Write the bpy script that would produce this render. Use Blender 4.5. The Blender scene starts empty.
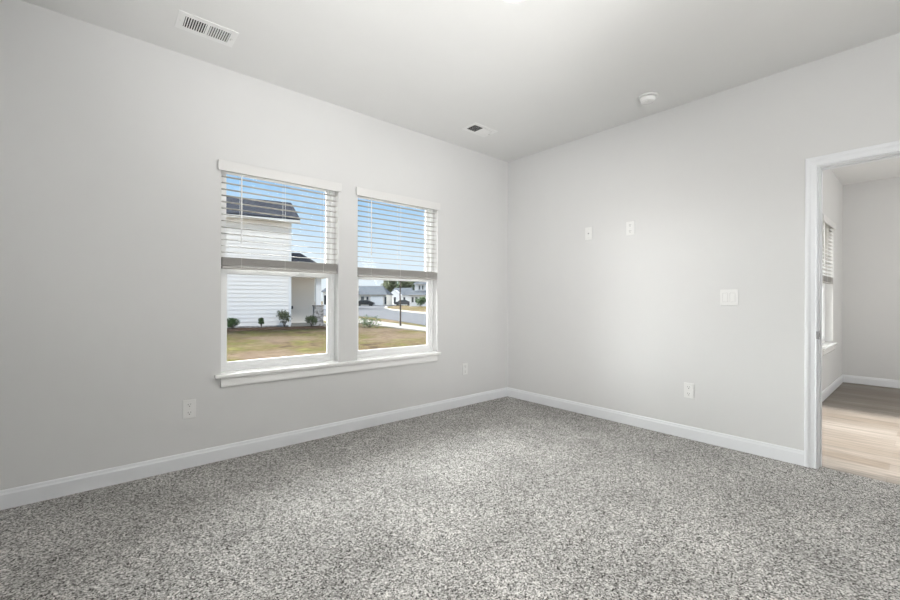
import bpy, bmesh, math, random
from math import pi, cos, sin, radians
from mathutils import Vector, Matrix
random.seed(7)
S = bpy.context.scene
COL = S.collection

# ------------------------------------------------------------------ camera
FPX, YAW = 412.13, 0.8591
CAM = Vector((-3.6665, -3.2175, 1.1216))
FWD = Vector((cos(YAW), sin(YAW), 0)); RGT = Vector((FWD.y, -FWD.x, 0))
cd = bpy.data.cameras.new('camera'); cam = bpy.data.objects.new('camera', cd); COL.objects.link(cam)
cd.sensor_width = 36; cd.lens = FPX / 900 * 36; cd.clip_start = 0.02; cd.clip_end = 800
cam.location = CAM
cam.rotation_euler = (Matrix.Rotation(YAW - pi/2, 4, 'Z') @ Matrix.Rotation(pi/2, 4, 'X') @ Matrix.Rotation(0.0033, 4, 'Z')).to_euler()
S.camera = cam

# ------------------------------------------------------------------ exposure
S.view_settings.view_transform = 'Standard'; S.view_settings.look = 'None'
S.view_settings.gamma = 1; S.view_settings.use_curve_mapping = False
S.view_settings.exposure = 0.17

# ------------------------------------------------------------------ world
w = bpy.data.worlds.new('sky'); S.world = w; w.use_nodes = True
nt = w.node_tree; nt.nodes.clear()
def N(t, typ, **kw):
    n = t.nodes.new(typ)
    for k, v in kw.items():
        if k.startswith('_'): setattr(n, k[1:], v)
        else: n.inputs[k.replace('__', ' ')].default_value = v
    return n
tc = N(nt, 'ShaderNodeTexCoord'); sx = N(nt, 'ShaderNodeSeparateXYZ'); nt.links.new(tc.outputs['Generated'], sx.inputs[0])
rp = N(nt, 'ShaderNodeValToRGB'); cr = rp.color_ramp
cr.elements[0].position = 0.0; cr.elements[0].color = (0.80, 0.86, 0.93, 1)
cr.elements[1].position = 1.0; cr.elements[1].color = (0.10, 0.24, 0.60, 1)
e = cr.elements.new(0.10); e.color = (0.72, 0.84, 0.96, 1)
e = cr.elements.new(0.22); e.color = (0.40, 0.64, 0.92, 1)
e = cr.elements.new(0.40); e.color = (0.24, 0.46, 0.84, 1)
nt.links.new(sx.outputs['Z'], rp.inputs[0])
mp = N(nt, 'ShaderNodeMapping'); mp.inputs['Scale'].default_value = (1.6, 1.6, 5); nt.links.new(tc.outputs['Generated'], mp.inputs[0])
nz = N(nt, 'ShaderNodeTexNoise', Scale=1.7, Detail=6.0, Roughness=0.6); nt.links.new(mp.outputs[0], nz.inputs['Vector'])
cl = N(nt, 'ShaderNodeValToRGB'); cl.color_ramp.elements[0].position = 0.46; cl.color_ramp.elements[1].position = 0.72
nt.links.new(nz.outputs['Fac'], cl.inputs[0])
mx = N(nt, 'ShaderNodeMixRGB'); mx.inputs['Color2'].default_value = (0.86, 0.91, 0.96, 1)
nt.links.new(cl.outputs[0], mx.inputs['Fac']); nt.links.new(rp.outputs[0], mx.inputs['Color1'])
bg = N(nt, 'ShaderNodeBackground', Strength=1.0); nt.links.new(mx.outputs[0], bg.inputs['Color'])
ow = N(nt, 'ShaderNodeOutputWorld'); nt.links.new(bg.outputs[0], ow.inputs[0])

def lamp(name, typ, loc, rot=None, direction=None, **kw):
    l = bpy.data.lights.new(name, typ); o = bpy.data.objects.new(name, l); COL.objects.link(o)
    o.location = loc
    if direction is not None: o.rotation_euler = Vector(direction).to_track_quat('-Z', 'Y').to_euler()
    elif rot: o.rotation_euler = rot
    for k, v in kw.items(): setattr(l, k, v)
    return o
# hazy sun high behind the house
lamp('sun', 'SUN', (0, 0, 20), direction=(0.2, 0.8, -0.85), energy=1.5, angle=radians(8), color=(1, 0.97, 0.92))
# broad glow of the bright northern sky, comes in through the windows
lamp('sky_glow', 'SUN', (0, 0, 21), direction=(0.20, -0.80, -0.44), energy=26.0, angle=radians(80), color=(1.0, 0.99, 0.97))
# fill lamps added behind the camera to brighten the room: one bounced off the ceiling, one aimed at the middle of the ceiling, one at the far corner
lamp('bounce_fill', 'AREA', (-3.1, -3.7, 1.6), direction=(.2, .3, 1), energy=47, shape='DISK', size=.5, color=(1, .995, .985))
lamp('ceiling_fill', 'SPOT', (-3.0, -3.9, .5), direction=(.62, 2.65, 2.24), energy=275, spot_size=radians(55), spot_blend=1, shadow_soft_size=.3, color=(1, .995, .985))
lamp('corner_fill', 'SPOT', (-3.9, -4.2, 1.4), direction=(3.9, 4.1, -0.02), energy=300, spot_size=radians(46), spot_blend=1, shadow_soft_size=.3, color=(1, .995, .985))
lamp('side_fill', 'AREA', (-4.0, -3.95, 1.3), direction=(1, .35, .1), energy=8, shape='RECTANGLE', size=1.0, size_y=1.4, color=(1, .995, .985))
# next room: unseen fill lamp added to brighten its far wall
lamp('next_room_fill', 'AREA', (2.2, -5.2, 1.3), direction=(0.6, 1, 0.8), energy=50, shape='RECTANGLE', size=2.4, size_y=1.9, color=(1.0, 0.99, 0.97))

# ------------------------------------------------------------------ mesh helpers
class MB:
    def __init__(s): s.bm = bmesh.new()
    def box(s, x0, x1, y0, y1, z0, z1, mat=None):
        v = [s.bm.verts.new(p) for p in ((x0,y0,z0),(x1,y0,z0),(x1,y1,z0),(x0,y1,z0),(x0,y0,z1),(x1,y0,z1),(x1,y1,z1),(x0,y1,z1))]
        if mat:
            for q in v: q.co = mat @ q.co
        for f in ((0,3,2,1),(4,5,6,7),(0,1,5,4),(1,2,6,5),(2,3,7,6),(3,0,4,7)): s.bm.faces.new([v[i] for i in f])
        return s
    def poly(s, pts, thick=None):
        """planar polygon; thick = vector extrudes it to a solid"""
        a = [s.bm.verts.new(p) for p in pts]
        if thick is None: s.bm.faces.new(a); return s
        t = Vector(thick); b = [s.bm.verts.new(Vector(p) + t) for p in pts]
        s.bm.faces.new(a); s.bm.faces.new(b[::-1]); n = len(a)
        for i in range(n): s.bm.faces.new((a[i], b[i], b[(i+1) % n], a[(i+1) % n]))
        return s
    def tube(s, pts, rads, n=8, cap=True):
        rings = []
        for i, p in enumerate(pts):
            p = Vector(p); d = (Vector(pts[min(i+1, len(pts)-1)]) - Vector(pts[max(i-1, 0)])).normalized()
            u = d.orthogonal().normalized() if abs(d.z) < .9 else (Vector((1,0,0)) - d * d.x).normalized(); v = d.cross(u)
            r = rads[i] if isinstance(rads, (list, tuple)) else rads
            rings.append([s.bm.verts.new(p + (u*cos(2*pi*k/n) + v*sin(2*pi*k/n)) * r) for k in range(n)])
        for a, b in zip(rings, rings[1:]):
            for k in range(n): s.bm.faces.new((a[k], a[(k+1) % n], b[(k+1) % n], b[k]))
        if cap: s.bm.faces.new(rings[0][::-1]); s.bm.faces.new(rings[-1])
        return s
    def lathe(s, c, prof, n=40, cap0=True, cap1=True):
        """prof = [(r, z)] about a vertical axis through c"""
        c = Vector(c); rings = [[s.bm.verts.new(c + Vector((r*cos(2*pi*k/n), r*sin(2*pi*k/n), z))) for k in range(n)] for r, z in prof]
        for a, b in zip(rings, rings[1:]):
            for k in range(n): s.bm.faces.new((a[k], a[(k+1) % n], b[(k+1) % n], b[k]))
        if cap0: s.bm.faces.new(rings[0][::-1])
        if cap1: s.bm.faces.new(rings[-1])
        return s
    def sweep(s, profile, path):
        """profile points mapped by each path function: path = list of f(u, v) -> point (mitred stations)"""
        rings = [[s.bm.verts.new(f(u, v)) for u, v in profile] for f in path]; n = len(profile)
        for a, b in zip(rings, rings[1:]):
            for k in range(n): s.bm.faces.new((a[k], a[(k+1) % n], b[(k+1) % n], b[k]))
        s.bm.faces.new(rings[0][::-1]); s.bm.faces.new(rings[-1])
        return s
    def bevel(s, w, seg=2):
        bmesh.ops.bevel(s.bm, geom=[e for e in s.bm.edges], offset=w, segments=seg, affect='EDGES', profile=0.6); return s
    def build(s, name, mat, parent=None, smooth=False, loc=None):
        bmesh.ops.recalc_face_normals(s.bm, faces=s.bm.faces)
        me = bpy.data.meshes.new(name); s.bm.to_mesh(me); s.bm.free(); me.materials.append(mat)
        if smooth:
            for p in me.polygons: p.use_smooth = True
        o = bpy.data.objects.new(name, me); COL.objects.link(o)
        if parent: o.parent = parent
        if loc: o.location = loc
        return o
def struct(name, mb, mat, **kw):
    o = mb.build(name, mat, **kw); o['kind'] = 'structure'; return o
def tag(o, label, cat, group=None, kind=None):
    o['label'] = label; o['category'] = cat
    if group: o['group'] = group
    if kind: o['kind'] = kind
    return o
def empty(name, loc, rz=0, kind=None):
    o = bpy.data.objects.new(name, None); COL.objects.link(o); o.location = loc; o.rotation_euler = (0, 0, rz); o.empty_display_size = .05
    if kind: o['kind'] = kind
    return o
def copy_tree(o, parent=None):
    c = o.copy(); COL.objects.link(c); c.parent = parent
    for ch in o.children: copy_tree(ch, c)
    return c

# ------------------------------------------------------------------ materials
def mat(name, col=(.8,.8,.8), rough=.6, metal=0, spec=.5):
    m = bpy.data.materials.new(name); m.use_nodes = True; b = m.node_tree.nodes['Principled BSDF']
    b.inputs['Base Color'].default_value = (*col, 1); b.inputs['Roughness'].default_value = rough
    b.inputs['Metallic'].default_value = metal; b.inputs['Specular IOR Level'].default_value = spec
    return m
def noisy(name, c1, c2, scale, rough=.8, detail=4, bump=0, bscale=None, lo=.35, hi=.65, spec=.3, stretch=None, dist=.01):
    m = mat(name, c1, rough, 0, spec); t = m.node_tree; b = t.nodes['Principled BSDF']
    tc = N(t, 'ShaderNodeTexCoord'); mp = N(t, 'ShaderNodeMapping'); t.links.new(tc.outputs['Object'], mp.inputs[0])
    if stretch: mp.inputs['Scale'].default_value = stretch
    nz = N(t, 'ShaderNodeTexNoise', Scale=scale, Detail=float(detail), Roughness=.6); t.links.new(mp.outputs[0], nz.inputs['Vector'])
    r = N(t, 'ShaderNodeValToRGB'); r.color_ramp.elements[0].position = lo; r.color_ramp.elements[0].color = (*c1, 1)
    r.color_ramp.elements[1].position = hi; r.color_ramp.elements[1].color = (*c2, 1)
    t.links.new(nz.outputs['Fac'], r.inputs[0]); t.links.new(r.outputs[0], b.inputs['Base Color'])
    if bump:
        n2 = N(t, 'ShaderNodeTexNoise', Scale=bscale or scale, Detail=3.0); t.links.new(mp.outputs[0], n2.inputs['Vector'])
        bp = N(t, 'ShaderNodeBump', Strength=bump, Distance=dist); t.links.new(n2.outputs['Fac'], bp.inputs['Height']); t.links.new(bp.outputs[0], b.inputs['Normal'])
    return m
M = {}
M['wall'] = noisy('wall_paint', (.660,.660,.655), (.668,.668,.663), 3, rough=.75, bump=.06, bscale=260, dist=.002)
M['ceil'] = noisy('ceiling_paint', (.76,.76,.75), (.77,.77,.76), 3, rough=.85, bump=.06, bscale=200, dist=.002)
M['trim'] = mat('white_trim_paint', (.765,.78,.80), .35)
M['sill'] = mat('white_sill_paint', (.86,.86,.85), .25)
M['vinyl'] = mat('white_window_vinyl', (.84,.85,.85), .35)
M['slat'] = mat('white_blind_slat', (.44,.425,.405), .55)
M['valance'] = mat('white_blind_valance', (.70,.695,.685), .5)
M['cord'] = mat('white_cord', (.82,.82,.80), .7)
M['plate'] = mat('white_plastic_plate', (.77,.77,.76), .35)
M['gap'] = mat('grey_plate_gap', (.38,.38,.38), .6)
M['slot'] = mat('dark_slot', (.03,.03,.03), .6)
M['screw'] = mat('screw_metal', (.7,.7,.68), .3, .6)
M['brass'] = mat('satin_nickel', (.42,.42,.43), .35, .8)
M['register'] = mat('white_register_enamel', (.82,.82,.81), .35)
M['duct'] = mat('dark_duct', (.035,.035,.035), .8)
def glass_mat():
    m = bpy.data.materials.new('window_glass'); m.use_nodes = True; t = m.node_tree; t.nodes.clear()
    a = N(t, 'ShaderNodeBsdfTransparent'); a.inputs[0].default_value = (.96,.975,.97,1)
    g = N(t, 'ShaderNodeBsdfGlossy', Roughness=.02); f = N(t, 'ShaderNodeFresnel', IOR=1.3)
    mx = N(t, 'ShaderNodeMixShader'); o = N(t, 'ShaderNodeOutputMaterial')
    t.links.new(f.outputs[0], mx.inputs[0]); t.links.new(a.outputs[0], mx.inputs[1]); t.links.new(g.outputs[0], mx.inputs[2]); t.links.new(mx.outputs[0], o.inputs[0])
    return m
M['glass'] = glass_mat()
def carpet_mat():
    m = mat('grey_flecked_carpet', (.3,.3,.3), .95, 0, .1); t = m.node_tree; b = t.nodes['Principled BSDF']
    tc = N(t, 'ShaderNodeTexCoord')
    def tufts(scale, stops):                       # every yarn tuft takes its own shade
        v = N(t, 'ShaderNodeTexVoronoi', Scale=scale); t.links.new(tc.outputs['Object'], v.inputs['Vector'])
        sp = N(t, 'ShaderNodeSeparateColor'); t.links.new(v.outputs['Color'], sp.inputs[0])
        r = N(t, 'ShaderNodeValToRGB'); el = r.color_ramp.elements
        el[0].position, el[0].color = stops[0][0], (*stops[0][1], 1); el[1].position, el[1].color = stops[-1][0], (*stops[-1][1], 1)
        for p_, c_ in stops[1:-1]: x = el.new(p_); x.color = (*c_, 1)
        t.links.new(sp.outputs[0], r.inputs[0]); return r
    ra = tufts(195.0, [(.05, (.03,.027,.023)), (.22, (.20,.193,.184)), (.6, (.40,.39,.375)), (1.0, (.72,.705,.68))])
    rb = tufts(85.0, [(.0, (.80,.80,.80)), (.5, (1.0,1.0,1.0)), (1.0, (1.16,1.16,1.16))])
    r = N(t, 'ShaderNodeMixRGB', Fac=1.0); r.blend_type = 'MULTIPLY'; t.links.new(ra.outputs[0], r.inputs[1]); t.links.new(rb.outputs[0], r.inputs[2])
    n2 = N(t, 'ShaderNodeTexNoise', Scale=2.2, Detail=4.0, Roughness=.55); t.links.new(tc.outputs['Object'], n2.inputs['Vector'])
    r2 = N(t, 'ShaderNodeValToRGB'); r2.color_ramp.elements[0].position = .32; r2.color_ramp.elements[0].color = (.84,.84,.84,1)
    r2.color_ramp.elements[1].position = .68; r2.color_ramp.elements[1].color = (1.10,1.10,1.10,1)
    t.links.new(n2.outputs['Fac'], r2.inputs[0])
    mu = N(t, 'ShaderNodeMixRGB', Fac=1.0); mu.blend_type = 'MULTIPLY'; t.links.new(r.outputs[0], mu.inputs[1]); t.links.new(r2.outputs[0], mu.inputs[2])
    t.links.new(mu.outputs[0], b.inputs['Base Color'])
    n3 = N(t, 'ShaderNodeTexNoise', Scale=190.0, Detail=2.0); t.links.new(tc.outputs['Object'], n3.inputs['Vector'])
    bp = N(t, 'ShaderNodeBump', Strength=.25, Distance=.006); t.links.new(n3.outputs['Fac'], bp.inputs['Height']); t.links.new(bp.outputs[0], b.inputs['Normal'])
    return m
M['carpet'] = carpet_mat()
def plank_mat():
    m = mat('vinyl_plank_floor', (.4,.35,.3), .38, 0, .4); t = m.node_tree; b = t.nodes['Principled BSDF']
    tc = N(t, 'ShaderNodeTexCoord'); mp = N(t, 'ShaderNodeMapping'); mp.inputs['Rotation'].default_value = (0, 0, pi/2); t.links.new(tc.outputs['Object'], mp.inputs[0])
    br = N(t, 'ShaderNodeTexBrick', Scale=1.0); br.inputs['Brick Width'].default_value = 1.22; br.inputs['Row Height'].default_value = .178; br.inputs['Mortar Size'].default_value = .0012
    br.inputs['Color1'].default_value = (.25,.222,.192,1); br.inputs['Color2'].default_value = (.155,.125,.096,1); br.inputs['Mortar'].default_value = (.16,.13,.11,1); br.inputs['Bias'].default_value = .1
    t.links.new(mp.outputs[0], br.inputs['Vector'])
    m2 = N(t, 'ShaderNodeMapping'); m2.inputs['Scale'].default_value = (14, .9, 1); t.links.new(tc.outputs['Object'], m2.inputs[0])
    nz = N(t, 'ShaderNodeTexNoise', Scale=2.2, Detail=6.0, Roughness=.65); t.links.new(m2.outputs[0], nz.inputs['Vector'])
    r = N(t, 'ShaderNodeValToRGB'); r.color_ramp.elements[0].position = .3; r.color_ramp.elements[0].color = (.50,.485,.465,1); r.color_ramp.elements[1].position = .7; r.color_ramp.elements[1].color = (1.38,1.37,1.35,1)
    t.links.new(nz.outputs['Fac'], r.inputs[0])
    mu = N(t, 'ShaderNodeMixRGB', Fac=1.0); mu.blend_type = 'MULTIPLY'; t.links.new(br.outputs['Color'], mu.inputs[1]); t.links.new(r.outputs[0], mu.inputs[2])
    t.links.new(mu.outputs[0], b.inputs['Base Color'])
    return m
M['plank'] = plank_mat()
def emis(name, col, s):
    m = bpy.data.materials.new(name); m.use_nodes = True; b = m.node_tree.nodes['Principled BSDF']
    b.inputs['Base Color'].default_value = (*col, 1); b.inputs['Emission Color'].default_value = (*col, 1); b.inputs['Emission Strength'].default_value = s
    return m
M['led'] = emis('lit_led_lens', (1, .98, .95), 6)
M['grass'] = None

# ------------------------------------------------------------------ room shell
H = 2.74; T = .15; Z0 = -.34       # ceiling height, exterior wall thickness, outside grade
WIN = [(-2.999, -2.124), (-1.947, -1.059)]; ZB, ZT = .60, 2.088
XW, YS = -4.065, -4.62              # left wall, wall behind the camera
NY, NX, NS = -2.44, 4.224, -5.4     # next room: window wall, far wall, rear wall
DY0, DY1, DZ = -3.555, -2.742, 2.018 # door opening
W3 = (2.47, 3.36)
def wall_holes(axis, a0, a1, t0, t1, z0, z1, holes):
    """wall slab along 'axis' from a0..a1, thickness t0..t1, rectangular holes (h0,h1,hz0,hz1)"""
    mb = MB(); us = sorted({a0, a1, *[h[0] for h in holes], *[h[1] for h in holes]}); vs = sorted({z0, z1, *[h[2] for h in holes], *[h[3] for h in holes]})
    for u0, u1 in zip(us, us[1:]):
        for v0, v1 in zip(vs, vs[1:]):
            um, vm = (u0+u1)/2, (v0+v1)/2
            if any(h[0] < um < h[1] and h[2] < vm < h[3] for h in holes): continue
            if axis == 'x': mb.box(u0, u1, t0, t1, v0, v1)
            else: mb.box(t0, t1, u0, u1, v0, v1)
    bmesh.ops.remove_doubles(mb.bm, verts=mb.bm.verts, dist=1e-5)
    mb.bm.verts.index_update(); keys = {}             # drop the faces two neighbouring slabs share
    for f in mb.bm.faces: keys.setdefault(tuple(sorted(v.index for v in f.verts)), []).append(f)
    kill = [f for k in keys.values() if len(k) > 1 for f in k]
    bmesh.ops.delete(mb.bm, geom=kill, context='FACES_ONLY')
    return mb
struct('wall_north', wall_holes('x', XW-.15, .12, 0, T, Z0, H+.1, [(*w_, ZB, ZT) for w_ in WIN]), M['wall'])
struct('wall_east', wall_holes('y', NS-.12, 0, 0, .12, -.1, H+.1, [(DY0-.02, DY1+.02, -.05, DZ+.02)]), M['wall'])
struct('wall_west', MB().box(XW-.15, XW, YS-.15, 0, -.1, H+.1), M['wall'])
struct('wall_south', MB().box(XW, 0, YS-.15, YS, -.1, H+.1), M['wall'])
struct('ceiling', MB().box(XW-.15, .12, YS-.15, T, H, H+.12), M['ceil'])
struct('floor', MB().box(XW-.02, .06, YS-.02, .02, -.1, 0), M['carpet'])
struct('wall_north_next_room', wall_holes('x', .12, NX+.12, NY, NY+T, Z0, H+.1, [(*W3, ZB, ZT)]), M['wall'])
struct('wall_east_next_room', MB().box(NX, NX+.12, NS, NY, -.1, H+.1), M['wall'])
struct('wall_south_next_room', MB().box(.12, NX+.12, NS-.12, NS, -.1, H+.1), M['wall'])
struct('ceiling_next_room', MB().box(.12, NX+.12, NS-.12, NY+T, H, H+.12), M['ceil'])
struct('floor_next_room', MB().box(.06, NX+.02, NS-.02, NY+.02, -.1, -.006), M['plank'])

# baseboards: moulded profile (distance out from the wall, height)
BP = [(0, 0), (.014, 0), (.014, .078), (.012, .083), (.0105, .087), (.0095, .096), (.007, .101), (0, .102)]
def bb(name, segs):
    mb = MB()
    for f0, f1 in segs: mb.sweep(BP, [f0, f1])
    return struct(name, mb, M['trim'])
# path stations; corners mitred by letting the run shorten with depth u
bb('baseboard_north', [(lambda u, v: (XW+u, -u, v), lambda u, v: (-u, -u, v))])
bb('baseboard_east', [(lambda u, v: (-u, -u, v), lambda u, v: (-u, DY1+.071, v)), (lambda u, v: (-u, DY0-.071, v), lambda u, v: (-u, YS+u, v))])
bb('baseboard_west', [(lambda u, v: (XW+u, -u, v), lambda u, v: (XW+u, YS+u, v))])
bb('baseboard_south', [(lambda u, v: (XW+u, YS+u, v), lambda u, v: (-u, YS+u, v))])
bb('baseboard_north_next_room', [(lambda u, v: (.12+u, NY-u, v), lambda u, v: (NX-u, NY-u, v))])
bb('baseboard_east_next_room', [(lambda u, v: (NX-u, NY-u, v), lambda u, v: (NX-u, NS+u, v))])

# ------------------------------------------------------------------ door opening
door = empty('door_1', (0, DY1, 0), kind='structure')
cyo = DY1
CP = [(0, 0), (0, .009), (.004, .012), (.012, .009), (.022, .010), (.034, .012), (.044, .017), (.055, .018), (.062, .016), (.065, .012), (.065, 0)]  # (out from opening, thickness)
def casing(name, side):                              # side -1: bedroom face, +1: next room face
    x = (lambda v: -v) if side < 0 else (lambda v: .12+v)
    r = -.006
    y1 = DY1 - r - cyo; y0 = DY0 + r - cyo; zt = DZ - r
    # reveal: casing starts 6 mm back from the jamb face
    mb = MB().sweep(CP, [lambda u, v: (x(v), y1+u, 0), lambda u, v: (x(v), y1+u, zt+u), lambda u, v: (x(v), y0-u, zt+u), lambda u, v: (x(v), y0-u, 0)])
    return mb.build(name, M['trim'], door)
casing('door_casing', -1); casing('door_casing', 1)
jb = MB()
jb.box(0, .12, DY1-cyo, DY1+.02-cyo, -.006, DZ+.02); jb.box(0, .12, DY0-.02-cyo, DY0-cyo, -.006, DZ+.02); jb.box(0, .12, DY0-cyo, DY1-cyo, DZ, DZ+.02)
jb.build('door_jamb', M['trim'], door)
sb = MB(); sb.box(.05, .085, -.007, 0, 0, DZ-.007); sb.box(.05, .085, DY0-cyo, DY0-cyo+.007, 0, DZ-.007); sb.box(.05, .085, DY0-cyo, 0, DZ-.007, DZ)
sb.build('door_stop', M['trim'], door)
st = MB().box(-.012, .036, -.0022, .0, .865, .925).box(-.0165, -.0125, -.0022, .012, .870, .920).bevel(.0008, 1).build('strike_plate', M['brass'], door); st['label'] = 'satin nickel latch strike plate'
MB().box(.012, .028, -.0028, -.0020, .882, .908).build('latch_hole', M['slot'], st)

# ------------------------------------------------------------------ windows
def window(name, x0, x1, yw):
    """single-hung vinyl window set in the opening x0..x1 of a wall whose room face is y = yw"""
    r = empty(name, ((x0+x1)/2, yw, ZB), kind='structure'); a = (x1-x0)/2; h = ZT-ZB; zm = 1.325-ZB
    f = MB(); fw = .027
    f.box(-a, -a+fw, .075, .145, 0, h); f.box(a-fw, a, .075, .145, 0, h); f.box(-a+fw, a-fw, .075, .145, 0, .030); f.box(-a+fw, a-fw, .075, .145, h-fw, h)
    f.build('window_frame', M['vinyl'], r)
    def sash(y, z0, z1, b, t):
        s_ = MB(); w_ = .024; i = a-fw
        s_.box(-i, -i+w_, y, y+.028, z0, z1); s_.box(i-w_, i, y, y+.028, z0, z1); s_.box(-i+w_, i-w_, y, y+.028, z0, z0+b); s_.box(-i+w_, i-w_, y, y+.028, z1-t, z1)
        # slim glazing bead standing proud around the pane
        for bx in ((-i+w_, -i+w_+.006, z0+b, z1-t), (i-w_-.006, i-w_, z0+b, z1-t), (-i+w_+.006, i-w_-.006, z0+b, z0+b+.006), (-i+w_+.006, i-w_-.006, z1-t-.006, z1-t)): s_.box(bx[0], bx[1], y+.006, y+.022, bx[2], bx[3])
        so = s_.build('sash', M['vinyl'], r)
        MB().box(-i+w_+.002, i-w_-.002, y+.013, y+.016, z0+b+.002, z1-t-.002).build('pane', M['glass'], so)
        return so
    lo = sash(.082, .030, zm+.018, .032, .034); sash(.112, zm-.018, h-fw, .034, .018)
    for xx in (-.16, .16): MB().box(xx-.022, xx+.022, .070, .082, zm+.004, zm+.014).bevel(.003, 1).build('sash_lock', M['vinyl'], lo)
    return r
window('window_1', *WIN[0], 0); window('window_2', *WIN[1], 0); window('window_3', *W3, NY)
def sill(name, x0, x1, yw, holes):
    mb = MB(); mb.box(x0-.042, x1+.030, yw-.038, yw-.0005, ZB-.025, ZB)
    mb.bevel(.005, 2)
    for h0, h1 in holes: mb.box(h0, h1, yw-.0005, yw+.08, ZB-.0, ZB+.004)
    o = struct(name, mb, M['sill'])
    ap = MB().sweep([(0, 0), (.014, 0), (.017, .010), (.016, .050), (.012, .064), (0, .064)], [lambda u, v: (x0-.002, yw-u, ZB-.089+v), lambda u, v: (x1, yw-u, ZB-.089+v)])
    ap.build('apron', M['sill'], o); return o
sill('trim_1', WIN[0][0], WIN[1][1]-.01, 0, WIN); sill('trim_2', W3[0], W3[1], NY, [W3])

# ------------------------------------------------------------------ blinds
def slat_mesh(a):
    mb = MB(); n = 6; top = []; bot = []
    pts = [(-.025 + .05*k/n, .0022*(1-((k-n/2)/(n/2))**2)) for k in range(n+1)]
    prof = [(y, z+.0028) for y, z in pts] + [(y, z) for y, z in reversed(pts)]
    mb.sweep(prof, [lambda u, v: (-a, u, v), lambda u, v: (a, u, v)])
    return mb
def blind(loc, a, label, zbot, wand=True):
    r = empty('window_blind', loc); tag(r, label, 'window blind', None)
    # origin = top centre of the opening on the room face
    MB().box(-a-.024, a+.016, -.024, -.010, -.070, .001).bevel(.003, 2).build('valance', M['valance'], r)
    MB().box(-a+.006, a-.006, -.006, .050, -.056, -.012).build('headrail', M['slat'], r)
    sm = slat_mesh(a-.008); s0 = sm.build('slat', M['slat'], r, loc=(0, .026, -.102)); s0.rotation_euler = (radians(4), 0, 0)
    zs = []
    z = -.102; n_stack = 13; zstack0 = zbot + .022; pitch = .0445
    while z - pitch > zstack0 + n_stack*.0046 + .018: z -= pitch; zs.append(z)
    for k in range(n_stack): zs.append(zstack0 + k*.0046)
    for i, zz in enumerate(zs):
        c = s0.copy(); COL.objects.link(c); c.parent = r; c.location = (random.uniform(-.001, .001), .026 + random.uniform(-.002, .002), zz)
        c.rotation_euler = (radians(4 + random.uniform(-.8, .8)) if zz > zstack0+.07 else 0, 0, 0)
    MB().box(-a+.008, a-.008, .001, .051, zbot, zbot+.018).bevel(.003, 2).build('bottom_rail', M['slat'], r)
    for xx in (-a*.70, 0.0, a*.70):
        c = MB()
        for yy in (-.0015, .0525): c.tube([(xx, yy, -.06), (xx, yy, zbot+.01)], .0012, 5)
        c.build('ladder_cord', M['cord'], r)
    if wand:
        wd = MB().tube([(-a+.128, -.008, -.05), (-a+.128, -.010, -.11), (-a+.128, -.012, -.543)], [.003, .0045, .0045], 6); wd.tube([(-a+.128, -.012, -.543), (-a+.128, -.012, -.568)], .006, 8)
        wd.build('tilt_wand', M['sill'], r)
    return r
bl = []
for (x0, x1), yw, lab, zb in ((WIN[0], 0, 'white slatted blind half raised over the nearer, left-hand window', 1.338), (WIN[1], 0, 'white slatted blind half raised over the window nearer the room corner', 1.322), (W3, NY, 'white slatted blind on the window seen through the doorway', 1.338)):
    bl.append(blind(((x0+x1)/2, yw, ZT), (x1-x0)/2, lab, zb-ZT))

# ------------------------------------------------------------------ wall plates
def plate_root(name, p, axis, label, cat, group=None):
    # local frame: x across the plate, -y out into the room, z up
    r = empty(name, p, 0 if axis == 'N' else pi/2 if axis == 'W' else -pi/2); return tag(r, label, cat, group)
def plate(r, w_, h): return MB().box(-w_/2, w_/2, -.0065, 0, -h/2, h/2).bevel(.0025, 2).build('cover_plate', M['plate'], r)
def outlet(p, axis, label):
    r = plate_root('wall_outlet', p, axis, label, 'power outlet'); plate(r, .075, .122)
    for zc in (.0265, -.0265):
        rc = MB(); pts = [(.0165*cos(t), -.0085, zc + max(-.0145, min(.0145, .0175*sin(t)))) for t in [2*pi*k/24 for k in range(24)]]
        rc.poly(pts, (0, .003, 0)); ro = rc.build('receptacle', M['plate'], r)
        sl = MB(); sl.box(-.0088, -.0062, -.0088, -.0084, zc-.001, zc+.009); sl.box(.0058, .0082, -.0088, -.0084, zc+.0005, zc+.0085)
        sl.poly([(.0032*cos(t), -.0088, zc-.0085+.0032*sin(t)) for t in [2*pi*k/12 for k in range(12)]], (0, .0004, 0))
        sl.build('slot', M['slot'], ro)
    MB().poly([(.003*cos(t), -.0082, .003*sin(t)) for t in [2*pi*k/12 for k in range(12)]], (0, .002, 0)).build('screw', M['screw'], r)
    return r
outlet((-3.186, 0, .390), 'N', 'white duplex outlet on the window wall, left of and below the sill')
outlet((-.680, 0, .390), 'N', 'white duplex outlet low on the window wall, nearest the room corner')
outlet((0, -1.950, .392), 'E', 'white duplex outlet low on the wall beside the doorway, above the baseboard')
outlet((0, -1.461, 1.775), 'E', 'white duplex outlet high on the wall, the small plate nearer the doorway')
r = plate_root('cable_plate', (0, -1.047, 1.777), 'E', 'white wall plate with one centre socket, high on the wall nearer the corner', 'wall plate'); plate(r, .075, .122)
cx_ = MB(); cx_.poly([(.0075*cos(t), -.0095, .0075*sin(t)) for t in [2*pi*k/6 for k in range(6)]], (0, .003, 0)); cx_.poly([(.0045*cos(t), -.015, .0045*sin(t)) for t in [2*pi*k/16 for k in range(16)]], (0, .006, 0))
cx_.build('coaxial_connector', M['brass'], r)
for zc in (.042, -.042): MB().poly([(.003*cos(t), -.0082, zc+.003*sin(t)) for t in [2*pi*k/12 for k in range(12)]], (0, .002, 0)).build('screw', M['screw'], r)
r = plate_root('light_switch', (0, -2.227, 1.148), 'E', 'white double rocker light switch on the wall beside the doorway', 'light switch'); plate(r, .117, .122)
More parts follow.
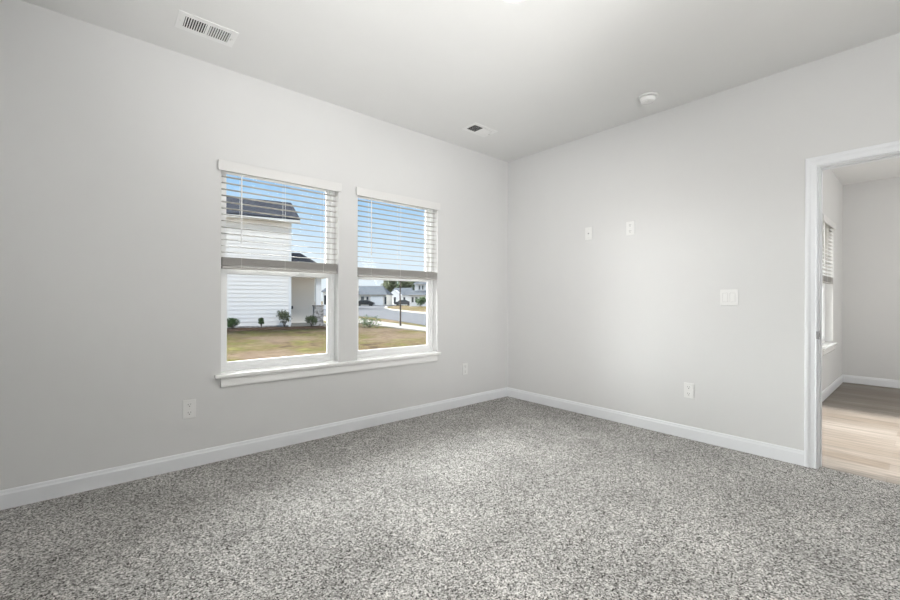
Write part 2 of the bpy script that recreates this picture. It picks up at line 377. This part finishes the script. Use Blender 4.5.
for xc in (-.0235, .0235):
    fr = MB(); fr.box(xc-.0175, xc-.0163, -.0072, -.006, -.0345, .0345); fr.box(xc+.0163, xc+.0175, -.0072, -.006, -.0345, .0345); fr.box(xc-.0163, xc+.0163, -.0072, -.006, -.0345, -.0333); fr.box(xc-.0163, xc+.0163, -.0072, -.006, .0333, .0345)
    fo = fr.build('switch_frame', M['gap'], r)
    MB().sweep([(-.033, -.006), (-.033, -.0105), (0, -.0085), (.033, -.0075), (.033, -.006)], [lambda u, v: (xc-.0158, v, u), lambda u, v: (xc+.0158, v, u)]).build('rocker', M['plate'], r)

# ------------------------------------------------------------------ ceiling things
def register(cx, cy, label, flip):
    r = empty('ceiling_vent', (cx, cy, H)); tag(r, label, 'ceiling vent', None)
    L, B = .154, .093; l, b = .118, .057
    f = MB()
    def rim(x0, x1, y0, y1):                       # sloped flange piece
        f.box(x0, x1, y0, y1, -.0025, 0)
    rim(-L, -l, -B, B); rim(l, L, -B, B); rim(-l, l, -B, -b); rim(-l, l, b, B); rim(-.007, .007, -b, b)
    f.build('faceplate', M['register'], r)
    MB().box(-l, l, -b, b, -.0006, 0).build('duct_opening', M['duct'], r)
    n = 9
    for side in (-1, 1):
        x0 = -l if side < 0 else .007; wd = l-.007
        for k in range(n):
            xc = x0 + wd*(k+.5)/n; t = radians(30)*side*flip
            if k == 0:
                s_ = MB().box(-.0036, .0036, -b, b, -.0004, .0004, Matrix.Rotation(t, 4, 'Y')); proto = s_.build('louver', M['register'], r, loc=(xc, 0, -.0026))
            else:
                c = proto.copy(); COL.objects.link(c); c.parent = r; c.location = (xc, 0, -.0026)
    MB().box(l+.008, l+.011, -.012, .012, -.010, -.0035).build('damper_lever', M['screw'], r)
    for xx in (-L+.016, L-.016): MB().lathe((xx, 0, -.005), [(.0035, 0), (.0035, .0015)], 12).build('screw', M['screw'], r)
    return r
register(-3.158, -.388, 'white ceiling vent above and left of the nearer window', 1)
register(-.895, -.428, 'white ceiling vent near the room corner', 1)
sd = empty('smoke_detector', (-.345, -1.765, H)); tag(sd, 'white round smoke detector on the ceiling near the right-hand wall', 'smoke detector')
MB().lathe((0, 0, 0), [(.074, 0), (.074, -.008), (.070, -.012), (.055, -.013)], 48, True, True).build('mounting_base', M['plate'], sd)
MB().lathe((-.006, 0, 0), [(.050, -.013), (.050, -.017)], 40).build('vent_gap', M['slot'], sd)
MB().lathe((-.008, 0, 0), [(.060, -.017), (.059, -.028), (.050, -.043), (.034, -.048), (.0, -.0485)], 48, True, False).build('detector_body', M['sill'], sd)
tb = MB().lathe((-.026, -.006, 0), [(.012, -.0450), (.012, -.0500), (.009, -.0515)], 24).build('test_button', M['screw'], sd)
# recessed lights (the first shows at the top edge of the photo, the others light the room out of frame)
def downlight(x, y, label):
    r = empty('recessed_light', (x, y, H)); tag(r, label, 'ceiling light')
    MB().lathe((0, 0, 0), [(.090, 0), (.088, -.005), (.070, -.004), (.068, 0)], 48, False, False).build('trim_ring', M['register'], r)
    MB().lathe((0, 0, 0), [(.069, -.0005), (.069, -.0025)], 48).build('lens', M['led'], r)
    l = lamp('recessed_lamp', 'AREA', (x, y, H-.012), direction=(0, 0, -1), energy=14, shape='DISK', size=.13, color=(1, .97, .93)); return r
downlight(-2.000, -1.806, 'lit round recessed light at the top edge, centre of the ceiling')

# unseen lamp box added on the ceiling of the next room, its sides cut the beam off short of the far wall
bx_ = empty('added_light_box', (1.30, -3.5, H)); tag(bx_, 'added light box, unseen, above the lit floor of the next room', 'ceiling light')
hs = MB()
for b in ((-.096, -.088, -.16, .16), (.070, .078, -.16, .16), (-.088, .070, -.16, -.152), (-.088, .070, .152, .16)): hs.box(b[0], b[1], b[2], b[3], -.22, 0)
hs.build('beam_baffle', M['register'], bx_)
lamp('added_box_lamp', 'AREA', (1.30, -3.5, H-.012), direction=(0, 0, -1), energy=250, shape='RECTANGLE', size=.02, size_y=.22, color=(.97, .985, 1.0))  # added lamp that makes the bright strip on the plank floor

# ------------------------------------------------------------------ outdoors
G = -.34                                             # grade
def ground(px, py, z=G):
    """point of the level ground that the picture point looks at"""
    d = (CAM.z - z) / ((py - 299.75) / FPX + (px-450)/FPX*0.0033); return CAM + FWD*d + RGT*((px-450)/FPX*d) - Vector((0, 0, CAM.z-z))
def at(px, d, z=G): p = CAM + FWD*d + RGT*((px-450)/FPX*d); return Vector((p.x, p.y, z))
gm = mat('dry_lawn', (.3,.25,.15), .95, 0, 0); t = gm.node_tree; b = t.nodes['Principled BSDF']
tc = N(t, 'ShaderNodeTexCoord')
n1 = N(t, 'ShaderNodeTexNoise', Scale=1.3, Detail=5.0, Roughness=.65); t.links.new(tc.outputs['Object'], n1.inputs['Vector'])
r1 = N(t, 'ShaderNodeValToRGB'); el = r1.color_ramp.elements
el[0].position = .36; el[0].color = (.072,.053,.036,1); el[1].position = .66; el[1].color = (.170,.150,.062,1)
x_ = el.new(.45); x_.color = (.135,.102,.060,1); x_ = el.new(.55); x_.color = (.088,.084,.032,1)
n0 = N(t, 'ShaderNodeTexNoise', Scale=.22, Detail=3.0, Roughness=.6); t.links.new(tc.outputs['Object'], n0.inputs['Vector'])
r0 = N(t, 'ShaderNodeValToRGB'); r0.color_ramp.elements[0].position = .48; r0.color_ramp.elements[0].color = (0,0,0,1); r0.color_ramp.elements[1].position = .56; r0.color_ramp.elements[1].color = (.8,.8,.8,1); t.links.new(n0.outputs['Fac'], r0.inputs[0])
soil = N(t, 'ShaderNodeMixRGB'); soil.inputs['Color2'].default_value = (.155,.115,.084,1); t.links.new(r0.outputs[0], soil.inputs['Fac']); t.links.new(r1.outputs[0], soil.inputs['Color1'])
t.links.new(n1.outputs['Fac'], r1.inputs[0])
n2 = N(t, 'ShaderNodeTexNoise', Scale=5.0, Detail=6.0, Roughness=.85); t.links.new(tc.outputs['Object'], n2.inputs['Vector'])
r2 = N(t, 'ShaderNodeValToRGB'); r2.color_ramp.elements[0].position = .3; r2.color_ramp.elements[0].color = (.55,.55,.55,1); r2.color_ramp.elements[1].position = .7; r2.color_ramp.elements[1].color = (1.4,1.4,1.4,1)
t.links.new(n2.outputs['Fac'], r2.inputs[0])
mu = N(t, 'ShaderNodeMixRGB', Fac=1.0); mu.blend_type = 'MULTIPLY'; t.links.new(soil.outputs[0], mu.inputs[1]); t.links.new(r2.outputs[0], mu.inputs[2]); t.links.new(mu.outputs[0], b.inputs['Base Color'])
M['asphalt'] = noisy('asphalt_road', (.105,.107,.114), (.125,.127,.135), 2, spec=0, rough=.9)
M['concrete'] = noisy('pale_concrete', (.28,.265,.235), (.33,.31,.28), 1.5, spec=0, rough=.9)
M['mulch'] = noisy('brown_mulch', (.07,.045,.03), (.20,.13,.09), 14, spec=0, rough=1)
M['roof'] = noisy('grey_shingles', (.028,.031,.04), (.062,.066,.078), 4, spec=0, rough=.9, stretch=(1,1,3))
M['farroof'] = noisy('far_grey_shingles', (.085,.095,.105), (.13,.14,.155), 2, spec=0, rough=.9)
M['house_trim'] = mat('white_house_trim', (.86,.86,.86), .5)
M['farwall'] = mat('pale_house_wall', (.66,.63,.58), .8)
M['whitewall'] = mat('white_house_wall', (.85,.85,.85), .8)
M['darkwin'] = mat('dark_house_window', (.04,.05,.06), .2)
M['stone'] = noisy('grey_stone_veneer', (.22,.20,.19), (.50,.48,.46), 7, rough=.9, lo=.42, hi=.58)
M['leaf'] = noisy('green_leaves', (.035,.075,.022), (.10,.16,.05), 6, rough=.7)
M['leafo'] = noisy('olive_leaves', (.07,.095,.04), (.16,.17,.09), 3, rough=.8)
M['bark'] = noisy('brown_bark', (.07,.055,.045), (.15,.12,.10), 10, rough=.95)
def siding(name, col, pitch):
    m = mat(name, col, .55); t = m.node_tree; b = t.nodes['Principled BSDF']
    tc = N(t, 'ShaderNodeTexCoord'); sp = N(t, 'ShaderNodeSeparateXYZ'); t.links.new(tc.outputs['Object'], sp.inputs[0])
    return m
M['siding'] = mat('white_vinyl_siding', (.90,.87,.84), .6)
M['sidingb'] = mat('beige_vinyl_siding', (.84,.79,.73), .7)

lawn = struct('ground', MB().poly([(-170, T, G-.25), (260, T, G-.25), (260, 330, G-.25), (-170, 330, G-.25)], (0, 0, .25)), gm)
def slab(name, pts, m, h=.02, z=G):
    mb = MB(); mb.poly([(p.x, p.y, z) for p in pts], (0, 0, h)); o = struct(name, mb, m); return o
g = ground
slab('road', [g(320,316.2), g(358,316.6), g(385,319.2), g(420,324.6), g(446,329.6), g(470,335), g(520,335), g(500,320), g(460,315.8), g(435,314.4), g(410,312.2), g(392,310.3), g(384.5,308.2), g(386,306.8), g(400,305.4), g(385,304.6), g(358,304.8), g(320,305.2)], M['asphalt'])
def strip(name, a, b_, m, h=.05):
    mb = MB(); n = len(a)
    lo = [mb.bm.verts.new((p.x, p.y, G)) for p in a] + [mb.bm.verts.new((p.x, p.y, G)) for p in reversed(b_)]
    f = mb.bm.faces.new(lo); r_ = bmesh.ops.extrude_face_region(mb.bm, geom=[f]); bmesh.ops.translate(mb.bm, verts=[v for v in r_['geom'] if isinstance(v, bmesh.types.BMVert)], vec=(0, 0, h))
    return struct(name, mb, m)
strip('sidewalk', [g(320,317.6), g(358,319.3), g(376,321.8), g(400,324.6), g(425,327.8), g(450,331.6), g(480,337)], [g(320,321.6), g(358,323.8), g(376,326.2), g(400,329.0), g(425,331.6), g(450,336), g(480,343)], M['concrete'])
strip('curb', [g(386,306.6), g(384.3,308.4), g(391,310.4), g(410,312.6), g(435,314.8), g(460,317)], [g(388,307.2), g(387,308.4), g(392,309.7), g(410,311.7), g(435,313.7), g(460,315.6)], M['concrete'], .12)

def leaf_ball(mb, c, r, n, size, zs=1.0):
    c = Vector(c)
    for _ in range(n):
        d = Vector((random.gauss(0,1), random.gauss(0,1), random.gauss(0,1))).normalized() * r * random.uniform(.45, 1.0); d.z *= zs
        p = c + d; u = Vector((random.gauss(0,1), random.gauss(0,1), random.gauss(0,1))).normalized(); v = u.orthogonal().normalized(); s_ = size*random.uniform(.6, 1.3)
        mb.bm.faces.new([mb.bm.verts.new(q) for q in (p-u*s_, p-v*s_*.5, p+u*s_, p+v*s_*.5)])
def shrub(pos, h, r, label, group, m='leaf', parent_z=0, n=420, size=.055):
    o = empty('shrub', pos); tag(o, label, 'shrub', group)
    st_ = MB()
    for k in range(7):
        a = 2*pi*k/7+random.uniform(-.3,.3); st_.tube([(0,0,0), (cos(a)*r*.35, sin(a)*r*.35, h*.5), (cos(a)*r*.6, sin(a)*r*.6, h*.9)], [.012,.008,.004], 5)
    st_.build('stem', M['bark'], o)
    f = MB()
    for k in range(6):
        a = 2*pi*k/6+random.uniform(-.4,.4); leaf_ball(f, (cos(a)*r*.5, sin(a)*r*.5, h*random.uniform(.4,.8)), r*.5, n//6, size)
    leaf_ball(f, (0, 0, h*.75), r*.45, n//5, size); f.build('foliage', M[m], o); return o

# --- the neighbour's white two-storey house, facade turned 28 degrees from square to the view
A20 = radians(28)
hx = (RGT*cos(A20) + FWD*sin(A20)); c0 = at(290.6, 21.6)
house = empty('neighbour_house', c0, math.atan2(hx.y, hx.x)); tag(house, 'white sided two-storey house with grey roof across the lawn, through the left window', 'house')
W_, D_, HE = 11.0, 6.4, 5.72
def clad(mb, x0, x1, y, z0, z1, pitch=.205, depth=.034, axis='x'):
    z = z0
    while z < z1 - .01:
        zt = min(z+pitch, z1)
        pts = [(0, z), (-depth, z), (-.004, zt), (0, zt)]
        if axis == 'x': mb.poly([(x0, y+q[0], q[1]) for q in pts], (x1-x0, 0, 0))
        else: mb.poly([(y-q[0], x0, q[1]) for q in pts], (0, x1-x0, 0))
        z = zt
RI = 1.40
mb = MB(); mb.box(-W_, 0, .0, D_, 0, HE); mb.poly([(0, 0, HE), (0, D_, HE), (0, D_/2, HE+RI)], (-W_, 0, 0)); clad(mb, -W_, -.06, 0, .12, HE-.05); clad(mb, 1.9, D_, 0, .12, HE, axis='y')
mb.build('siding_wall', M['siding'], house)
MB().box(-.10, .03, -.045, .08, .0, HE-.03).build('corner_board', M['house_trim'], house)
MB().box(-W_, 0, -.012, .1, -.05, .12).build('foundation', M['stone'], house)
k_ = RI/3.2
mb = MB()
for s_ in (-1, 1):
    y0, y1 = (-.42, D_/2) if s_ < 0 else (D_+.42, D_/2)
    zA, zB = HE-.42*k_+.12, HE+RI+.12
    mb.poly([(-W_-.4, y0, zA), (-W_-.4, y1, zB), (-W_-.4, y1, zB-.12), (-W_-.4, y0, zA-.12)], (W_+.8, 0, 0))
mb.build('roof', M['roof'], house)
gt = MB().sweep([(0, 0), (-.11, .02), (-.13, .13), (-.10, .13), (-.09, .04), (-.01, .03), (0, .13)], [lambda u, v: (-W_-.4, -.43+u, HE-.30+v), lambda u, v: (.40, -.43+u, HE-.30+v)]).build('gutter', M['house_trim'], house)
MB().box(-W_-.38, .38, -.42, 0, HE-.27, HE-.25).build('soffit', M['sidingb'], house)
# porch to the right of the corner board
PX = 1.62
mb = MB(); mb.box(0, PX-.1, 1.75, 1.9, 0, 2.75); clad(mb, .02, PX-.1, 1.75, .14, 2.66, .18); mb.box(-.02, .0, 0, 1.75, .0, 2.75)
mb.build('porch_wall', M['sidingb'], house)
MB().box(0, PX+.35, -.1, 1.75, -.02, .14).build('porch_slab', M['concrete'], house)
MB().box(.03, PX+.35, -.06, .24, 2.64, 2.86).build('porch_beam', M['house_trim'], house)
MB().box(0, PX+.3, .24, 1.75, 2.66, 2.70).build('porch_ceiling', M['sidingb'], house)
mb = MB(); v = [(-.0, -.38, 2.80), (PX+.75, -.38, 2.80), (PX+.75, 2.6, 2.80), (0, 2.6, 2.80), (-.0, 1.9, 4.12), (.75, 1.9, 4.12)]
vs = [mb.bm.verts.new(q) for q in v]
for f in ((0,1,5,4), (1,2,5), (2,3,4,5), (0,4,3), (0,3,2,1)): mb.bm.faces.new([vs[i] for i in f])
mb.build('porch_roof', M['roof'], house)
MB().box(-.0, PX+.78, -.46, -.37, 2.70, 2.82).build('porch_gutter', M['house_trim'], house)
co = MB().box(1.28, 1.56, -.02, .24, 1.12, 2.64).build('porch_column', M['house_trim'], house)
MB().box(1.18, 1.66, -.12, .34, -.02, 1.12).build('column_base', M['stone'], house)
MB().box(1.15, 1.69, -.15, .37, 1.10, 1.16).build('column_cap', M['concrete'], house)
MB().box(.16, .34, 1.70, 1.73, .92, 1.10).bevel(.01, 1).build('hose_bib_cover', M['slot'], house)
mbd = MB(); Rz = Matrix.Rotation(math.atan2(hx.y, hx.x), 4, 'Z'); tr = Matrix.Translation(c0) @ Rz
mbd.poly([tr @ Vector(q) for q in ((-W_-1, -1.55, .0), (-3, -1.75, 0), (1.2, -1.6, 0), (2.6, -1.2, 0), (2.6, -.13, 0), (-W_-1, -.03, 0))], (0, 0, .05)); struct('mulch_bed', mbd, M['mulch'])
for lx, h, r, mm, lab in ((-2.70, .50, .34, 'leaf', 'low spreading shrub farthest left at the foot of the white siding'), (-1.44, .56, .14, 'leaf', 'narrow small shrub in the middle of the mulch bed by the white siding'), (-.38, .90, .42, 'leafo', 'tall loose shrub beside the corner board of the white house'), (.93, .62, .34, 'leafo', 'shrub in front of the porch column of the white house')):
    p = tr @ Vector((lx, -.75, .05)); shrub(p, h, r, lab, 'shrubs along the white house', mm)
shrub(g(369, 327.5) , .42, .75, 'low green clump by the sidewalk, through the right window', None, 'leaf', n=500, size=.05)

# --- young street tree seen in the right window
yt = empty('young_tree', at(400.4, 22.6)); tag(yt, 'slender young tree standing by the sidewalk, through the right window', 'tree')
MB().tube([(0,0,-.05), (.01,0,.8), (-.02,.01,1.7), (.0,0,2.4), (.01,0,2.85)], [.055,.042,.034,.024,.012], 8).build('trunk', M['bark'], yt)
br = MB(); fo = MB()
for k in range(12):
    a = k*2.4; z = 2.42+.02*k; L = .34-.012*k; p1 = (cos(a)*L, sin(a)*L, z+.16); br.tube([(0,0,z), (cos(a)*L*.5, sin(a)*L*.5, z+.10), p1], [.012,.008,.004], 5); leaf_ball(fo, p1, .09, 4, .022)
br.build('branch', M['bark'], yt); fo.build('foliage', M['leafo'], yt)

# --- houses across the street
def facing(px, d): return math.atan2(RGT.y, RGT.x)
RZ = math.atan2(RGT.y, RGT.x)
def sc(d): return d/FPX
def hip(mb, x0, x1, y0, y1, z0, rise, inset):
    vs = [mb.bm.verts.new(q) for q in ((x0,y0,z0),(x1,y0,z0),(x1,y1,z0),(x0,y1,z0),(x0+inset,(y0+y1)/2,z0+rise),(x1-inset,(y0+y1)/2,z0+rise))]
    for f in ((0,1,5,4),(1,2,5),(2,3,4,5),(3,0,4),(0,3,2,1)): mb.bm.faces.new([vs[i] for i in f])
d0 = 100
hA = empty('ranch_house', at(375, d0), RZ); tag(hA, 'long low pale house with grey hip roof across the street', 'house')
k = sc(d0)
MB().box(-27*k, 11*k, 0, 11, 0, 2.75).build('house_wall', M['farwall'], hA)
mb = MB(); hip(mb, -29*k, 12.4*k, -.6, 11.6, 2.7, 2.3, 8*k); mb.build('roof', M['farroof'], hA)
gd = MB().box(-4.5*k, 8*k, -.08, 0, .1, 2.3); gd.build('garage_door', M['house_trim'], hA)
for x0, x1 in ((-14, -11), (-8.5, -6.5)): MB().box(x0*k, x1*k, -.08, 0, .8, 2.2).build('window', M['darkwin'], hA)
MB().box(9.5*k, 11.5*k, -.08, 0, .3, 2.2).build('window', M['darkwin'], hA)
hB = empty('gabled_house', at(397, 113.5), RZ); tag(hB, 'low house with white front gable and grey roof across the street', 'house')
k = sc(113.5)
MB().box(-9*k, 15*k, .8, 11, 0, 2.8).build('house_wall', M['whitewall'], hB)
mb = MB(); hip(mb, -9*k, 17*k, .3, 11.5, 2.75, 2.2, 4*k); mb.build('roof', M['farroof'], hB)
mb = MB(); mb.box(-7.2*k, 3.8*k, -1.2, .8, 0, 2.75); mb.poly([(-7.6*k, -1.2, 2.75), (4.2*k, -1.2, 2.75), (-1.7*k, -1.2, 4.05)], (0, 4, 0)); mb.build('front_gable', M['whitewall'], hB)
mb = MB()
for s_ in (-1, 1): mb.poly([(-1.7*k, -1.5, 4.18), (-1.7*k+s_*6.6*k, -1.5, 2.72), (-1.7*k+s_*6.6*k, -1.5, 2.62), (-1.7*k, -1.5, 4.05)], (0, 4.5, 0))
mb.build('gable_roof', M['house_trim'], hB)
for x0, x1 in ((-6.4, -4.6), (-2.6, -.6)): MB().box(x0*k, x1*k, -1.28, -1.2, .5, 2.2).build('window', M['darkwin'], hB)
MB().box(6*k, 8*k, .72, .8, .8, 2.2).build('window', M['darkwin'], hB)
hC = empty('tall_white_house', at(424, 96), RZ); tag(hC, 'white two-storey house with grey roof at the right edge of the right window', 'house')
k = sc(96)
MB().box(-10*k, 22*k, 2, 12, 0, 5.2).build('house_wall', M['whitewall'], hC)
mb = MB(); hip(mb, -12*k, 24*k, 1.4, 12.6, 5.15, 2.4, 10*k); mb.build('roof', M['farroof'], hC)
MB().box(-14*k, 20*k, -1, 2, 0, 2.6).build('garage_wall', M['whitewall'], hC)
mb = MB(); mb.poly([(-15*k, -1.6, 2.55), (-15*k, 2, 3.7), (-15*k, 2, 2.55)], (36*k, 0, 0)); mb.build('lower_roof', M['farroof'], hC)
for x0, x1, z0, z1 in ((-6, -4.4, 3.9, 4.9), (-2.6, -1.2, 3.9, 4.9), (3, 5, 3.9, 4.9)): MB().box(x0*k, x1*k, 1.92, 2, z0, z1).build('window', M['darkwin'], hC)
for x0, x1 in ((-12, -10), (-8.4, -6.2)): MB().box(x0*k, x1*k, -1.08, -1, .9, 2.1).build('window', M['darkwin'], hC)
# house beyond the porch of the white house
hD = empty('distant_house', at(334, 62), RZ); tag(hD, 'grey-roofed house far behind the porch column of the white house', 'house')
MB().box(-1.7, 1.9, 0, 8, 0, 2.7).build('house_wall', M['whitewall'], hD)
mb = MB(); hip(mb, -2.0, 2.2, -.5, 8.5, 2.6, 2.4, 2); mb.build('roof', M['farroof'], hD)
for x0 in (-1.5, .6): MB().box(x0, x0+.8, -.06, 0, .7, 2.1).build('window', M['darkwin'], hD)
# parked cars
def car(px, d, label, col):
    r = empty('parked_car', at(px, d), RZ); tag(r, label, 'car')
    m = mat('car_paint', col, .3)
    prof = [(-2.2,.3),(-2.25,.75),(-1.9,.95),(-1.3,1.0),(-.8,1.42),(.7,1.45),(1.35,1.02),(2.1,.88),(2.25,.55),(2.2,.3)]
    MB().poly([(x, 0, z) for x, z in prof], (0, 1.75, 0)).bevel(.06, 2).build('car_body', m, r)
    MB().poly([(-1.1,-.01,1.02),(-.72,-.01,1.36),(.62,-.01,1.38),(1.08,-.01,1.04)], (0, 1.77, 0)).build('car_window', M['darkwin'], r)
    for x in (-1.4, 1.4):
        for y in (.0, 1.6): MB().tube([(x, y-.02, .32), (x, y+.2, .32)], .32, 20).build('wheel', M['slot'], r)
car(364, 96, 'dark car parked in front of the long low house', (.02,.022,.025))
car(403, 104, 'dark grey car parked beyond the grass island', (.04,.042,.05))
# trees behind the houses
def tree(px, d, h, r, m, label, cat='tree', n=1400, size=.45, trunk=.18, low=.45):
    o = empty('broadleaf_tree', at(px, d)); tag(o, label, cat, 'trees behind the far houses')
    MB().tube([(0,0,-.1), (.1,0,h*.4), (0,.1,h*.85)], [trunk, trunk*.7, trunk*.25], 8).build('trunk', M['bark'], o)
    f = MB()
    for k in range(9):
        a = random.uniform(0, 2*pi); q = random.uniform(.2,.65)*r; leaf_ball(f, (cos(a)*q, sin(a)*q, h*random.uniform(low, .88)), r*.5, n//9, size)
    f.build('foliage', M[m], o); return o
tree(384, 118, 7.0, 1.7, 'leafo', 'small round-crowned tree standing left of the tree belt behind the far roofs', n=500, size=.25)
for i, (px, d, h, r, m, lab) in enumerate(((391,130,8.4,2.5,'leafo','leftmost tall tree of the belt behind the white gable'), (399,144,10.2,2.7,'leaf','green tree of the belt just left of the slender young tree'), (407,129,9.2,2.6,'leafo','olive tree of the belt just right of the slender young tree'), (415,145,10.6,2.8,'leaf','green tree of the belt behind the left end of the two-storey house'), (424,130,9.8,2.7,'leafo','olive tree of the belt over the two-storey house roof'), (432,145,10.6,2.8,'leaf','rightmost green tree of the belt behind the two-storey house'))):
    tree(px, d, h, r, m, lab, n=1500, size=.42)
shrub(at(421.5, 78), 2.1, 1.2, 'big round green bush in front of the two-storey house', None, 'leaf', n=1200, size=.14)
